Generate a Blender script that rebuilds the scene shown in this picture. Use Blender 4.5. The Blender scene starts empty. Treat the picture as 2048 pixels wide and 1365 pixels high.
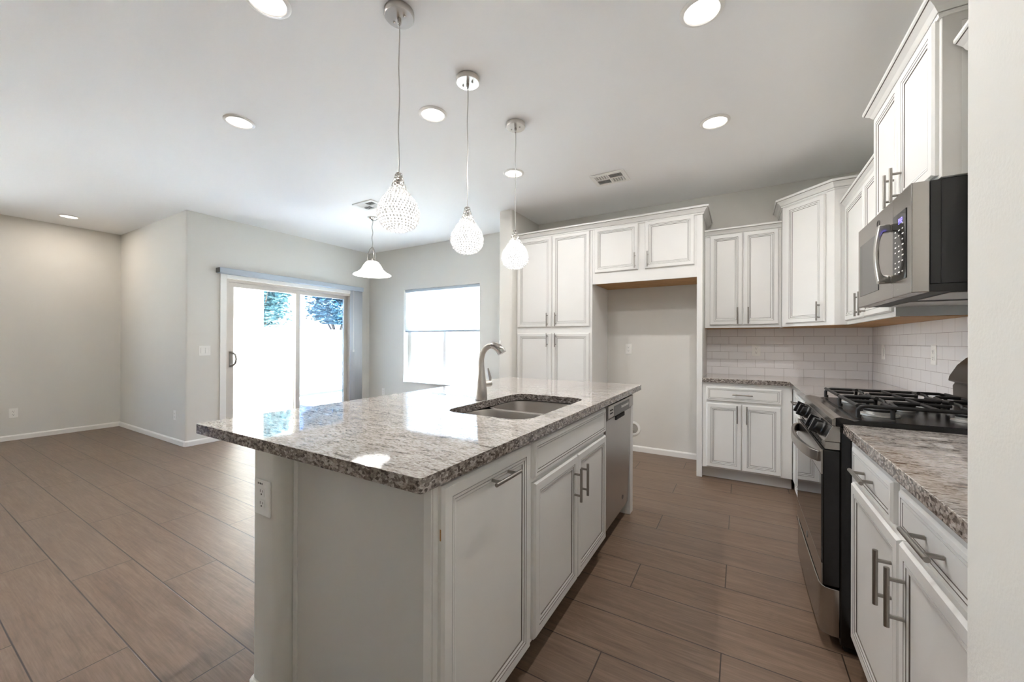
import bpy, math, random
from mathutils import Vector, Matrix
random.seed(7)
PI = math.pi
SC = bpy.context.scene
COL = SC.collection

# ------------------------------------------------------------------ camera, world, sun, exposure
CAM_H = 1.2354
def make_camera():
    yaw, pit, rol, f = math.radians(30.464), math.radians(.1125), math.radians(.2114), 775.92
    Dh = Vector((-math.sin(yaw), math.cos(yaw), 0)); Rh = Vector((math.cos(yaw), math.sin(yaw), 0)); Z = Vector((0, 0, 1))
    up0 = Z*math.cos(pit) - Dh*math.sin(pit)
    fwd = Dh*math.cos(pit) + Z*math.sin(pit)
    right = Rh*math.cos(rol) + up0*math.sin(rol)
    up = up0*math.cos(rol) - Rh*math.sin(rol)
    cam = bpy.data.cameras.new('camera'); ob = bpy.data.objects.new('camera', cam); COL.objects.link(ob)
    m = Matrix((right, up, -fwd)).transposed().to_4x4(); m.translation = (0, 0, CAM_H)
    ob.matrix_world = m
    cam.sensor_fit = 'HORIZONTAL'; cam.sensor_width = 36; cam.lens = f*36/2048
    cam.clip_start = .02; cam.clip_end = 200
    SC.camera = ob
make_camera()

SKY_STRENGTH = 30.0
SUN_DIR = Vector((.16, .10, .93)).normalized()
w = bpy.data.worlds.new('sky'); SC.world = w; w.use_nodes = True
nt = w.node_tree; nt.nodes.clear()
_o = nt.nodes.new('ShaderNodeOutputWorld'); _b = nt.nodes.new('ShaderNodeBackground'); _s = nt.nodes.new('ShaderNodeTexSky')
_s.sky_type = 'HOSEK_WILKIE'; _s.turbidity = 4.0; _s.ground_albedo = .5
_s.sun_direction = SUN_DIR
_b.inputs['Strength'].default_value = SKY_STRENGTH
nt.links.new(_s.outputs[0], _b.inputs['Color']); nt.links.new(_b.outputs[0], _o.inputs['Surface'])

sun = bpy.data.lights.new('sun', 'SUN'); sun.energy = 140.0; sun.angle = .01; sun.color = (.80, .91, 1)
so = bpy.data.objects.new('sun', sun); COL.objects.link(so)
so.rotation_euler = SUN_DIR.to_track_quat('Z', 'Y').to_euler()
DOWNLIGHT_W = 8.0

vs = SC.view_settings
SC.display_settings.display_device = 'sRGB'
vs.view_transform = 'Standard'; vs.look = 'None'; vs.gamma = 1.0; vs.use_curve_mapping = False
vs.exposure = 0.66
SC.cycles.use_denoising = True
SC.cycles.max_bounces = 12; SC.cycles.diffuse_bounces = 8; SC.cycles.glossy_bounces = 4
SC.cycles.transmission_bounces = 6; SC.cycles.transparent_max_bounces = 12
SC.cycles.sample_clamp_indirect = 0.0
SC.cycles.caustics_reflective = False; SC.cycles.caustics_refractive = False

# ------------------------------------------------------------------ materials
def S(r, g, b):
    f = lambda c: ((c/255+.055)/1.055)**2.4 if c > 10.31 else c/255/12.92
    return (f(r), f(g), f(b), 1)
class N:
    """tiny node helper"""
    def __init__(s, name):
        s.m = bpy.data.materials.new(name); s.m.use_nodes = True; s.t = s.m.node_tree
        s.b = s.t.nodes['Principled BSDF']; s.out = s.t.nodes['Material Output']
    def n(s, typ, **kw):
        x = s.t.nodes.new(typ)
        for k, v in kw.items(): setattr(x, k, v)
        return x
    def l(s, a, b): s.t.links.new(a, b)
    def val(s, sock, v):
        if hasattr(v, 'links'): s.l(v, sock)
        else: sock.default_value = v
    def math(s, op, a, b=None, c=None):
        x = s.n('ShaderNodeMath', operation=op); s.val(x.inputs[0], a)
        if b is not None: s.val(x.inputs[1], b)
        if c is not None: s.val(x.inputs[2], c)
        return x.outputs[0]
    def pos(s): return s.n('ShaderNodeNewGeometry').outputs['Position']
    def scale(s, v, sc, loc=(0, 0, 0)):
        x = s.n('ShaderNodeMapping'); s.l(v, x.inputs[0]); x.inputs['Scale'].default_value = sc; x.inputs['Location'].default_value = loc
        return x.outputs[0]
    def noise(s, v, sc, det=3, rough=.5, dist=0):
        x = s.n('ShaderNodeTexNoise'); s.l(v, x.inputs['Vector']); x.inputs['Scale'].default_value = sc
        x.inputs['Detail'].default_value = det; x.inputs['Roughness'].default_value = rough; x.inputs['Distortion'].default_value = dist
        return x.outputs['Fac']
    def ramp(s, f, stops):
        x = s.n('ShaderNodeValToRGB'); s.l(f, x.inputs[0]); e = x.color_ramp.elements
        while len(e) < len(stops): e.new(.5)
        for i, (p, c) in enumerate(stops): e[i].position = p; e[i].color = c if len(c) == 4 else (*c, 1)
        return x.outputs[0]
    def mix(s, f, a, b, bt='MIX'):
        x = s.n('ShaderNodeMix', data_type='RGBA', blend_type=bt); s.val(x.inputs[0], f); s.val(x.inputs[6], a); s.val(x.inputs[7], b)
        return x.outputs[2]
    def bump(s, h, strength=.1, dist=.01):
        x = s.n('ShaderNodeBump'); s.l(h, x.inputs['Height']); x.inputs['Strength'].default_value = strength; x.inputs['Distance'].default_value = dist
        s.l(x.outputs[0], s.b.inputs['Normal'])
    def p(s, **kw):
        for k, v in kw.items():
            s.val(s.b.inputs[k.replace('_', ' ')], v)
        return s

def plain(name, col, rough=.5, metal=0, **kw):
    a = N(name); a.p(Base_Color=col, Roughness=rough, Metallic=metal, **kw); return a.m

def paint(name, col, rough, bump, scale=160):
    a = N(name); a.p(Base_Color=col, Roughness=rough)
    a.bump(a.noise(a.pos(), scale, 2), bump, .004); return a.m
WALL = paint('wall paint', S(219, 217, 211), .7, .12)
CEIL = paint('ceiling paint', S(244, 244, 244), .8, .12, 90)
TRIM = plain('white trim paint', S(238, 236, 232), .4)
def cabinet_paint(name, col, metal=0):
    a = N(name); f = a.noise(a.pos(), 6, 3)
    a.p(Base_Color=a.mix(f, col, tuple(c*.955 for c in col[:3])+(1,)), Roughness=.38); return a.m
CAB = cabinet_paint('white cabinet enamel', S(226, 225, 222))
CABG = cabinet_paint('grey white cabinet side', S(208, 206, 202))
GLAZE = plain('dark glaze in grooves', S(112, 104, 96), .6)
def wood_raw():
    a = N('raw birch plywood'); f = a.noise(a.scale(a.pos(), (3, 30, 30)), 3, 4)
    a.p(Base_Color=a.ramp(f, [(.3, S(150, 108, 62)), (.7, S(196, 152, 98))]), Roughness=.6); return a.m
RAW = wood_raw()
def steel(name, col, rough, st):
    a = N(name); f = a.noise(a.scale(a.pos(), st), 60, 2)
    a.p(Base_Color=col, Metallic=1.0, Roughness=a.math('MULTIPLY_ADD', f, .1, rough-.05)); return a.m
STEEL = steel('brushed stainless steel', S(182, 178, 174), .34, (.4, .4, 12))
STEELH = steel('brushed stainless steel grained sideways', S(172, 167, 162), .25, (12, .4, 12))
NICKEL = steel('brushed nickel', S(204, 199, 193), .3, (1, 1, 1))
PULLM = steel('satin nickel cabinet pull', S(158, 153, 147), .32, (1, 1, 1))
SINKM = steel('satin stainless steel sink', S(178, 172, 167), .38, (1, 1, 1))
CHROME = plain('polished nickel', S(196, 192, 188), .16, 1)
BLACK = plain('black enamel', S(18, 18, 19), .22)
BLACKM = plain('black painted steel', S(42, 41, 40), .5)
IRON = plain('black cast iron', S(26, 25, 25), .48)
GLASSK = plain('black oven glass', S(10, 10, 11), .03, 0, IOR=2.1)
GLASSM = plain('dark microwave window', S(52, 50, 48), .05, 0, IOR=1.9)
KNOBK = plain('black knob plastic', S(20, 20, 21), .3)
DARK = plain('dark recess', S(20, 18, 17), .8)  # near-black; on toe kicks it paints in the shade under the cabinets
ALU = plain('satin aluminium burner', S(186, 184, 180), .4, .8)
PLATE = plain('white outlet plastic', S(238, 237, 233), .35)
SLOT = plain('dark outlet slot', S(40, 38, 36), .6)
VINYL = plain('taupe vinyl door frame', S(206, 199, 190), .45)
VINYLW = plain('white vinyl window frame', S(226, 226, 224), .4)
BLINDG = plain('grey vinyl blind vane', S(204, 207, 211), .5)
RAILG = plain('grey blind head rail', S(182, 192, 202), .45)
GREYP = plain('grey plastic panel', S(96, 94, 92), .4)
LAMPOFF = plain('frosted white glass', S(240, 238, 234), .3)

def emit(name, col, st, base=(.9, .9, .9, 1)):
    a = N(name); a.p(Base_Color=base, Emission_Color=col, Emission_Strength=st, Roughness=.3); return a.m
LENS = emit('lit lamp lens', (1, .975, .94, 1), 1.7)
GLOBE = emit('lit bead globe', (1, .985, .96, 1), 2.6)
BEAD = emit('lit crystal bead', (1, .985, .96, 1), .16, (.78, .78, .78, 1))
BELLG = emit('lit frosted bell glass', (1, .985, .95, 1), 1.3)
DISPLAY = emit('violet clock display', S(120, 110, 255), 2.2, (0, 0, 0, 1))

def clear_glass(name, tint, refl=.06):
    a = N(name); t = a.n('ShaderNodeBsdfTransparent'); t.inputs[0].default_value = tint
    g = a.n('ShaderNodeBsdfGlossy'); g.inputs['Roughness'].default_value = .0
    lw = a.n('ShaderNodeLayerWeight'); lw.inputs[0].default_value = .35
    m = a.n('ShaderNodeMixShader')
    a.l(a.math('MULTIPLY_ADD', lw.outputs['Facing'], .25, refl-.03), m.inputs[0]); a.l(t.outputs[0], m.inputs[1]); a.l(g.outputs[0], m.inputs[2])
    a.l(m.outputs[0], a.out.inputs['Surface']); return a.m
GLASS = clear_glass('clear window glass', (.97, .985, .98, 1))
GLASST = clear_glass('tinted door glass behind insect screen', (.50, .58, .68, 1))
GLASSW = clear_glass('window glass tinted to dim daylight', (.62, .65, .67, 1))  # grey tint added only to dim the brightness outside this window
def shade_fabric():
    a = N('white cellular shade fabric')
    tr = a.n('ShaderNodeBsdfTranslucent'); tr.inputs[0].default_value = S(246, 247, 252)
    df = a.n('ShaderNodeBsdfDiffuse'); df.inputs[0].default_value = S(236, 238, 246)
    tp = a.n('ShaderNodeBsdfTransparent')
    m1 = a.n('ShaderNodeMixShader'); m1.inputs[0].default_value = .4; a.l(tr.outputs[0], m1.inputs[1]); a.l(df.outputs[0], m1.inputs[2])
    m2 = a.n('ShaderNodeMixShader'); m2.inputs[0].default_value = .10; a.l(m1.outputs[0], m2.inputs[1]); a.l(tp.outputs[0], m2.inputs[2])
    a.l(m2.outputs[0], a.out.inputs['Surface']); return a.m
SHADE = shade_fabric()

def floor_mat():
    a = N('wood look plank tile'); sp = a.n('ShaderNodeSeparateXYZ'); a.l(a.pos(), sp.inputs[0])
    X, Y = sp.outputs[0], sp.outputs[1]
    PW, PL, OFF = .2371, 1.237, .4123
    ry = a.math('DIVIDE', a.math('SUBTRACT', Y, .570), PW)
    k = a.math('FLOOR', ry); fy = a.math('FRACT', ry)
    k3 = a.math('FLOORED_MODULO', k, 3.0)
    ux = a.math('DIVIDE', a.math('SUBTRACT', a.math('ADD', X, .475), a.math('MULTIPLY', k3, OFF)), PL)
    i = a.math('FLOOR', ux); fx = a.math('FRACT', ux)
    ey = a.math('MULTIPLY', a.math('MINIMUM', fy, a.math('SUBTRACT', 1.0, fy)), PW)
    ex = a.math('MULTIPLY', a.math('MINIMUM', fx, a.math('SUBTRACT', 1.0, fx)), PL)
    e = a.math('MINIMUM', ex, ey)
    mr = a.n('ShaderNodeMapRange'); a.l(e, mr.inputs[0]); mr.inputs[1].default_value = .0016; mr.inputs[2].default_value = .0030
    tile = mr.outputs[0]
    cid = a.n('ShaderNodeCombineXYZ'); a.l(i, cid.inputs[0]); a.l(k, cid.inputs[1])
    wn = a.n('ShaderNodeTexWhiteNoise', noise_dimensions='2D'); a.l(cid.outputs[0], wn.inputs['Vector'])
    rnd = wn.outputs['Value']
    cv = a.n('ShaderNodeCombineXYZ'); a.l(X, cv.inputs[0]); a.l(a.math('MULTIPLY_ADD', rnd, 7.3, Y), cv.inputs[1]); a.l(rnd, cv.inputs[2])
    g1 = a.noise(a.scale(cv.outputs[0], (1.2, 12, 3)), 2.2, 6, .6, .8)
    g2 = a.noise(a.scale(cv.outputs[0], (3, 70, 5)), 2.0, 3, .6, .3)
    g3 = a.noise(a.scale(cv.outputs[0], (1.4, 3.5, 1)), 1.6, 2)
    ring = a.math('ABSOLUTE', a.math('SINE', a.math('MULTIPLY', g3, 46)))
    g = a.math('ADD', a.math('MULTIPLY', g1, .52), a.math('ADD', a.math('MULTIPLY', g2, .40), a.math('MULTIPLY', ring, .035)))
    c = a.ramp(g, [(.28, S(94, 72, 56)), (.48, S(120, 98, 80)), (.68, S(143, 121, 103))])
    c = a.mix(a.math('MULTIPLY', rnd, .30), c, S(114, 98, 86))
    col = a.mix(tile, S(56, 45, 37), c)
    a.p(Base_Color=col, Roughness=a.math('MULTIPLY_ADD', g, .12, .34), Specular_IOR_Level=.5)
    a.bump(a.math('ADD', tile, a.math('MULTIPLY', g2, .12)), .35, .0015); return a.m
FLOOR = floor_mat()

def granite(name, dark=0.0, con=1.0):
    a = N(name); p = a.pos()
    v1 = a.n('ShaderNodeTexVoronoi'); a.l(a.scale(p, (70, 170, 170)), v1.inputs['Vector']); v1.inputs['Scale'].default_value = 1.5; v1.inputs['Randomness'].default_value = 1
    sepc = a.n('ShaderNodeSeparateColor'); a.l(v1.outputs['Color'], sepc.inputs[0])
    n1 = a.noise(a.scale(p, (30, 110, 110)), .9, 5, .6, .7)
    n2 = a.noise(a.scale(p, (80, 260, 260)), 1.6, 4, .6, .6)
    n3 = a.noise(a.scale(p, (5, 12, 12)), 1, 3)
    t = a.math('ADD', a.math('MULTIPLY', sepc.outputs[0], .20*con), a.math('ADD', a.math('MULTIPLY', n1, .50*con), a.math('MULTIPLY', n2, .34*con)))
    n4 = a.noise(a.scale(p, (11, 62, 62)), 1, 3, .55, .5)
    t = a.math('ADD', t, a.math('MULTIPLY_ADD', n3, .22, -.11-dark+.52*(1-con)))
    t = a.math('SUBTRACT', t, a.math('MULTIPLY', a.math('MAXIMUM', a.math('SUBTRACT', n4, .55), 0.0), 1.1))
    col = a.ramp(t, [(.30, S(62, 52, 47)), (.38, S(112, 100, 92)), (.46, S(160, 151, 144)), (.56, S(186, 180, 174)), (.70, S(206, 201, 196))])
    a.p(Base_Color=col, Roughness=.05, Specular_IOR_Level=.6, Coat_Weight=.3, Coat_Roughness=.02)
    return a.m
GRANITE = granite('speckled grey granite', -.012)
def granite_edge():
    a = N('chipped brown grey granite edge'); p = a.pos()
    v1 = a.n('ShaderNodeTexVoronoi'); a.l(a.scale(p, (60, 60, 95)), v1.inputs['Vector']); v1.inputs['Scale'].default_value = 1.7
    sepc = a.n('ShaderNodeSeparateColor'); a.l(v1.outputs['Color'], sepc.inputs[0])
    n1 = a.noise(a.scale(p, (38, 38, 70)), 1, 5, .65, .9); n2 = a.noise(p, 190, 3)
    t = a.math('ADD', a.math('MULTIPLY', sepc.outputs[0], .34), a.math('ADD', a.math('MULTIPLY', n1, .46), a.math('MULTIPLY', n2, .24)))
    col = a.ramp(t, [(.30, S(48, 42, 38)), (.41, S(98, 89, 83)), (.52, S(128, 119, 112)), (.62, S(160, 151, 144)), (.78, S(196, 189, 183))])
    a.p(Base_Color=col, Roughness=.09, Specular_IOR_Level=.55); return a.m
GRANITED = granite_edge()

def tiles(name, axis, j0):
    a = N(name); sp = a.n('ShaderNodeSeparateXYZ'); a.l(a.pos(), sp.inputs[0])
    cv = a.n('ShaderNodeCombineXYZ')
    a.l(a.math('SUBTRACT', sp.outputs[axis], j0), cv.inputs[0]); a.l(a.math('SUBTRACT', sp.outputs[2], .9135), cv.inputs[1])
    b = a.n('ShaderNodeTexBrick'); a.l(cv.outputs[0], b.inputs['Vector'])
    b.offset = .5; b.offset_frequency = 2
    b.inputs['Scale'].default_value = 1; b.inputs['Brick Width'].default_value = .1522; b.inputs['Row Height'].default_value = .0765
    b.inputs['Mortar Size'].default_value = .0011; b.inputs['Mortar Smooth'].default_value = .2
    b.inputs['Color1'].default_value = S(240, 238, 238); b.inputs['Color2'].default_value = S(236, 234, 234); b.inputs['Mortar'].default_value = S(168, 160, 158)
    a.p(Base_Color=b.outputs['Color'], Roughness=.14)
    a.bump(a.math('SUBTRACT', 1.0, b.outputs['Fac']), .5, .002); return a.m
TILEX = tiles('white subway tile', 0, .13)
TILEY = tiles('white subway tile on side wall', 1, 3.306)

def leafm():
    a = N('leaf green'); oi = a.n('ShaderNodeTexWhiteNoise', noise_dimensions='3D'); a.l(a.pos(), oi.inputs['Vector'])
    f = a.noise(a.pos(), 3, 2)
    a.p(Base_Color=a.ramp(f, [(.3, S(28, 62, 68)), (.7, S(58, 98, 106))]), Roughness=.5); return a.m
LEAF = leafm()
BARK = plain('tree bark', S(96, 78, 64), .9)
STUCCO = paint('sunlit stucco', S(226, 214, 200), .9, .3, 60)
BLOCKM = paint('tan block masonry', S(214, 196, 178), .9, .4, 30)
CONC = paint('pale concrete', S(208, 207, 205), .85, .2, 40)
GRAVEL = paint('tan yard gravel', S(196, 188, 178), .95, .6, 25)

# ------------------------------------------------------------------ mesh helpers
class MB:
    def __init__(s): s.v = []; s.f = []; s.mi = []
    def add(s, vs, fs, mi=0):
        o = len(s.v); s.v += [tuple(v) for v in vs]; s.f += [tuple(o+i for i in f) for f in fs]; s.mi += [mi]*len(fs)
        return s
    def box(s, x0, x1, y0, y1, z0, z1, mi=0):
        if x0 > x1: x0, x1 = x1, x0
        if y0 > y1: y0, y1 = y1, y0
        if z0 > z1: z0, z1 = z1, z0
        v = [(x0,y0,z0),(x1,y0,z0),(x1,y1,z0),(x0,y1,z0),(x0,y0,z1),(x1,y0,z1),(x1,y1,z1),(x0,y1,z1)]
        return s.add(v, [(0,3,2,1),(4,5,6,7),(0,1,5,4),(1,2,6,5),(2,3,7,6),(3,0,4,7)], mi)
    def prism(s, poly, lo, hi, axis='z', mi=0):
        """extrude a 2-D polygon (counter-clockwise) along an axis; for x: (y,z), y: (x,z), z: (x,y)"""
        n = len(poly)
        P = (lambda a, b, c: (c, a, b)) if axis == 'x' else (lambda a, b, c: (a, c, b)) if axis == 'y' else (lambda a, b, c: (a, b, c))
        v = [P(a, b, lo) for a, b in poly]+[P(a, b, hi) for a, b in poly]
        fs = [tuple(reversed(range(n))), tuple(range(n, 2*n))]+[(i, (i+1) % n, n+(i+1) % n, n+i) for i in range(n)]
        if axis == 'y': fs = [tuple(reversed(f)) for f in fs]
        return s.add(v, fs, mi)
    def lathe(s, prof, c=(0, 0, 0), segs=32, axis=Vector((0, 0, 1)), mi=0, close=True):
        q = axis.normalized().to_track_quat('Z', 'Y'); c = Vector(c); n = len(prof); v = []
        for i in range(segs):
            a = 2*PI*i/segs
            for r, z in prof: v.append(c+q @ Vector((r*math.cos(a), r*math.sin(a), z)))
        fs = []
        for i in range(segs):
            j = (i+1) % segs
            for k in range(n-1): fs.append((i*n+k, j*n+k, j*n+k+1, i*n+k+1))
        if close:
            if prof[0][0] > 1e-6: fs.append(tuple(i*n for i in reversed(range(segs))))
            if prof[-1][0] > 1e-6: fs.append(tuple(i*n+n-1 for i in range(segs)))
        return s.add(v, fs, mi)
    def cyl(s, a, b, r, segs=16, mi=0, r2=None):
        a, b = Vector(a), Vector(b); d = b-a
        return s.lathe([(r, 0), (r if r2 is None else r2, d.length)], a, segs, d, mi)
    def ball(s, c, r, segs=16, rings=10, mi=0, sz=1):
        return s.lathe([(max(r*math.sin(PI*k/rings), 1e-7), -r*math.cos(PI*k/rings)*sz) for k in range(rings+1)], c, segs, mi=mi, close=False)
    def tube(s, pts, r, segs=10, mi=0, closed=False, flat=None):
        pts = [Vector(p) for p in pts]; n = len(pts); v = []; fs = []
        rs = r if isinstance(r, (list, tuple)) else [r]*n
        prev = None
        for i, p in enumerate(pts):
            if closed: t = pts[(i+1) % n]-pts[i-1]
            else: t = pts[min(i+1, n-1)]-pts[max(i-1, 0)]
            t.normalize()
            if prev is None:
                a = Vector((0, 0, 1)) if abs(t.z) < .9 else Vector((1, 0, 0))
                u = (a-t*a.dot(t)).normalized()
            else: u = (prev-t*prev.dot(t)).normalized()
            prev = u; w_ = t.cross(u)
            for k in range(segs):
                a = 2*PI*k/segs
                ru, rw = (rs[i], rs[i]) if flat is None else (rs[i]*flat[0], rs[i]*flat[1])
                v.append(p+u*ru*math.cos(a)+w_*rw*math.sin(a))
        for i in range(n if closed else n-1):
            j = (i+1) % n
            for k in range(segs):
                m = (k+1) % segs; fs.append((i*segs+k, i*segs+m, j*segs+m, j*segs+k))
        if not closed: fs += [tuple(reversed(range(segs))), tuple((n-1)*segs+k for k in range(segs))]
        return s.add(v, fs, mi)
    def torus(s, c, R, r, axis=Vector((0, 0, 1)), segs=18, rs=6, mi=0):
        q = axis.normalized().to_track_quat('Z', 'Y'); c = Vector(c)
        return s.tube([c+q @ Vector((R*math.cos(2*PI*i/segs), R*math.sin(2*PI*i/segs), 0)) for i in range(segs)], r, rs, mi, closed=True)
    def build(s, name, mats, parent=None, bevel=0, smooth=False, segs=2):
        me = bpy.data.meshes.new(name)
        off = parent_off(parent)
        me.from_pydata([(x-off[0], y-off[1], z-off[2]) for x, y, z in s.v], [], s.f)
        mats = mats if isinstance(mats, (list, tuple)) else [mats]
        for m in mats: me.materials.append(m)
        me.polygons.foreach_set('material_index', s.mi)
        me.update(); me.validate()
        if smooth:
            me.shade_smooth(); me.set_sharp_from_angle(angle=math.radians(smooth if smooth > 1 else 38))
        ob = bpy.data.objects.new(name, me); COL.objects.link(ob)
        if parent is not None: ob.parent = parent
        if bevel:
            b = ob.modifiers.new('edge', 'BEVEL'); b.width = bevel; b.segments = segs; b.limit_method = 'ANGLE'; b.angle_limit = math.radians(40)
        return ob
def parent_off(p):
    o = Vector((0, 0, 0))
    while p is not None: o += p.location; p = p.parent
    return o
def tag(o, label, cat, group=None, kind=None):
    o['label'] = label; o['category'] = cat
    if group: o['group'] = group
    if kind: o['kind'] = kind
    return o
def thing(name, loc, label, cat, group=None):
    e = bpy.data.objects.new(name, None); e.empty_display_size = .05; e.location = loc; COL.objects.link(e)
    return tag(e, label, cat, group)
def struct(mb, name, mat, label, cat, bevel=0, smooth=False):
    return tag(mb.build(name, mat, None, bevel, smooth), label, cat, kind='structure')
def copy_tree(o, delta, label):
    c = o.copy(); COL.objects.link(c); c.location = Vector(o.location)+Vector(delta); c['label'] = label
    for ch in o.children:
        d = ch.copy(); COL.objects.link(d); d.parent = c
        for g in ch.children:
            e = g.copy(); COL.objects.link(e); e.parent = d
    return c

# frames for surfaces: o + u*U + v*Z + n*Nn
class Fr:
    def __init__(s, o, N_):
        s.o = Vector(o); s.N = Vector(N_).normalized(); s.U = Vector((-s.N.y, s.N.x, 0)); s.Z = Vector((0, 0, 1))
    def __call__(s, u, v, n=0): return s.o+s.U*u+s.Z*v+s.N*n
def fbox(mb, F, u0, u1, v0, v1, n0, n1, mi=0):
    c = [F(u0, v0, n0), F(u1, v0, n0), F(u1, v0, n1), F(u0, v0, n1), F(u0, v1, n0), F(u1, v1, n0), F(u1, v1, n1), F(u0, v1, n1)]
    return mb.add(c, [(0,1,2,3),(4,7,6,5),(0,4,5,1),(1,5,6,2),(2,6,7,3),(3,7,4,0)], mi)
DOORP = [(0, 0, 0), (0, .011, 0), (.007, .019, 0), (.036, .019, 0), (.0364, .0164, 1), (.0382, .0164, 1), (.0388, .0186, 0),
         (.0470, .0172, 0), (.0474, .0146, 1), (.0492, .0146, 1), (.0498, .0162, 0), (.0580, .0142, 0), (.0584, .0105, 1), (.0604, .0105, 1), (.0612, .0118, 0)]
DRAWP = [(0, 0, 0), (0, .013, 0), (.006, .019, 0), (.017, .019, 0), (.0174, .0166, 1), (.0190, .0166, 1), (.0196, .0186, 0),
         (.0268, .0178, 0), (.0272, .0152, 1), (.0288, .0152, 1), (.0294, .0172, 0)]
def panel(mb, F, u0, u1, v0, v1, prof):
    base = len(mb.v); vs = []; fs = []; mi = []
    for d, n, m in prof:
        vs += [F(u0+d, v0+d, n), F(u1-d, v0+d, n), F(u1-d, v1-d, n), F(u0+d, v1-d, n)]
    for k in range(len(prof)-1):
        for i in range(4):
            j = (i+1) % 4; fs.append((k*4+i, k*4+j, k*4+4+j, k*4+4+i)); mi.append(prof[k+1][2])
    L = (len(prof)-1)*4; fs.append((L, L+1, L+2, L+3)); mi.append(0)
    fs.append((3, 2, 1, 0)); mi.append(0)
    o = len(mb.v); mb.v += [tuple(v) for v in vs]; mb.f += [tuple(o+i for i in f) for f in fs]; mb.mi += mi
def handle(F, u, v, vert, parent, L=.152, n0=.019, name='handle'):
    mb = MB(); h = L/2; p = .048; so_ = .033
    e = (lambda t, n: F(u, v+t, n0+n)) if vert else (lambda t, n: F(u+t, v, n0+n))
    mb.cyl(e(-h, so_), e(h, so_), .0062, 14)
    for t in (-p, p): mb.cyl(e(t, 0), e(t, so_), .0052, 10)
    return mb.build(name, PULLM, parent, smooth=True)
def door(F, u0, u1, v0, v1, parent, hu=None, hv=None, vert=True, prof=DOORP, name='door'):
    mb = MB(); panel(mb, F, u0, u1, v0, v1, prof)
    d = mb.build(name, [CAB, GLAZE], parent)
    if hu is not None: handle(F, hu, hv, vert, d)
    return d

CROWN = [(.001, 0), (.008, 0), (.011, .006), (.011, .013), (.0075, .0135), (.0075, .0155), (.013, .016), (.017, .021), (.025, .034), (.037, .045), (.043, .050), (.0405, .0505), (.0405, .0525), (.046, .053), (.051, .058), (.051, .070), (.001, .070)]
CROWN_G = (3, 4, 11, 12)
def crown(path, z, parent, sc=1.0, name='crown_molding'):
    """path: XY points walked so that outwards is to the right of travel"""
    P = [Vector((x, y)) for x, y in path]; n = len(P); nr = []
    for i in range(n-1):
        d = (P[i+1]-P[i]).normalized(); nr.append(Vector((d.y, -d.x)))
    mb = MB(); vs = []; m = len(CROWN)
    for i in range(n):
        if i == 0: o = nr[0]
        elif i == n-1: o = nr[-1]
        else: o = (nr[i-1]+nr[i])/(1+nr[i-1].dot(nr[i]))
        for a, b in CROWN: vs.append((P[i].x+o.x*a*sc, P[i].y+o.y*a*sc, z+b*sc))
    fs = []
    for i in range(n-1):
        for k in range(m):
            l = (k+1) % m; fs.append((i*m+k, i*m+l, (i+1)*m+l, (i+1)*m+k))
    fs += [tuple(range(m)), tuple(reversed(range((n-1)*m, n*m)))]
    fs = [tuple(reversed(f)) for f in fs]
    mb.add(vs, fs)
    for i in range(n-1):
        for k in CROWN_G: mb.mi[i*m+k] = 1
    return mb.build(name, [CAB, GLAZE], parent)

def rounded(x0, x1, y0, y1, r, seg=6):
    out = []
    for cx, cy, a0 in ((x1-r, y1-r, 0), (x0+r, y1-r, 90), (x0+r, y0+r, 180), (x1-r, y0+r, 270)):
        for k in range(seg+1):
            a = math.radians(a0+90*k/seg); out.append((cx+r*math.cos(a), cy+r*math.sin(a)))
    return out
def corner_round(x, y, sx, sy, r, seg=6):
    """quarter round of an outer corner at (x,y); solid lies towards (sx,sy)"""
    cx, cy = x+sx*r, y+sy*r; out = []
    for k in range(seg+1):
        a = PI/2*k/seg; out.append((cx-sx*r*math.cos(a), cy-sy*r*math.sin(a)))
    return out

# ------------------------------------------------------------------ the room shell
ZT = 2.757
XL2, XL1, YJ, YW, YB, XR = -7.715, -5.551, 1.963, 4.551, 4.510, 1.003
YREAR = -3.0
T = .15
mb = MB(); mb.box(XL2-T, 1.3, YREAR-T, YW+T, -.12, 0)
struct(mb, 'floor', FLOOR, 'brown wood-look plank tile floor laid across kitchen and great room', 'floor')
mb = MB(); mb.box(XL2-T, 1.3, YREAR-T, YW+T, ZT, ZT+.2)
struct(mb, 'ceiling', CEIL, 'smooth flat pale ceiling above the kitchen and great room', 'ceiling')
mb = MB(); mb.box(XL2-T, XL2, -.5, YJ, 0, ZT); mb.box(XL2-T, XL2, YREAR, -1.6, 0, ZT); mb.box(XL2-T, XL2, -1.6, -.5, 1.95, ZT); mb.box(XL2-T, XL2, -1.6, -.5, 0, .5)  # the unseen opening is added to let in more daylight
struct(mb, 'wall_left', WALL, 'greige wall at the far left with the warm pool of lamp light and an added, unseen opening letting in daylight', 'wall')
# jog wall with a rounded outer corner
mb = MB(); mb.prism([(XL2-T, YJ), *reversed(corner_round(XL1, YJ, -1, 1, .022)), (XL1, YJ+T), (XL2-T, YJ+T)], 0, ZT)
# keep the winding counter-clockwise
struct(mb, 'wall_jog', WALL, 'narrow greige wall turning out to the rounded corner beside the patio door', 'wall', smooth=30)
# patio wall: opening y 2.37..4.20, z 0..2.035
OY0, OY1, OZ = 2.368, 4.205, 2.03
mb = MB(); mb.box(XL1-T, XL1, YJ+T, OY0, 0, ZT); mb.box(XL1-T, XL1, OY1, YW+T, 0, ZT); mb.box(XL1-T, XL1, OY0, OY1, OZ, ZT)
struct(mb, 'wall_patio', WALL, 'pale wall around the sliding patio door', 'wall')
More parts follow.
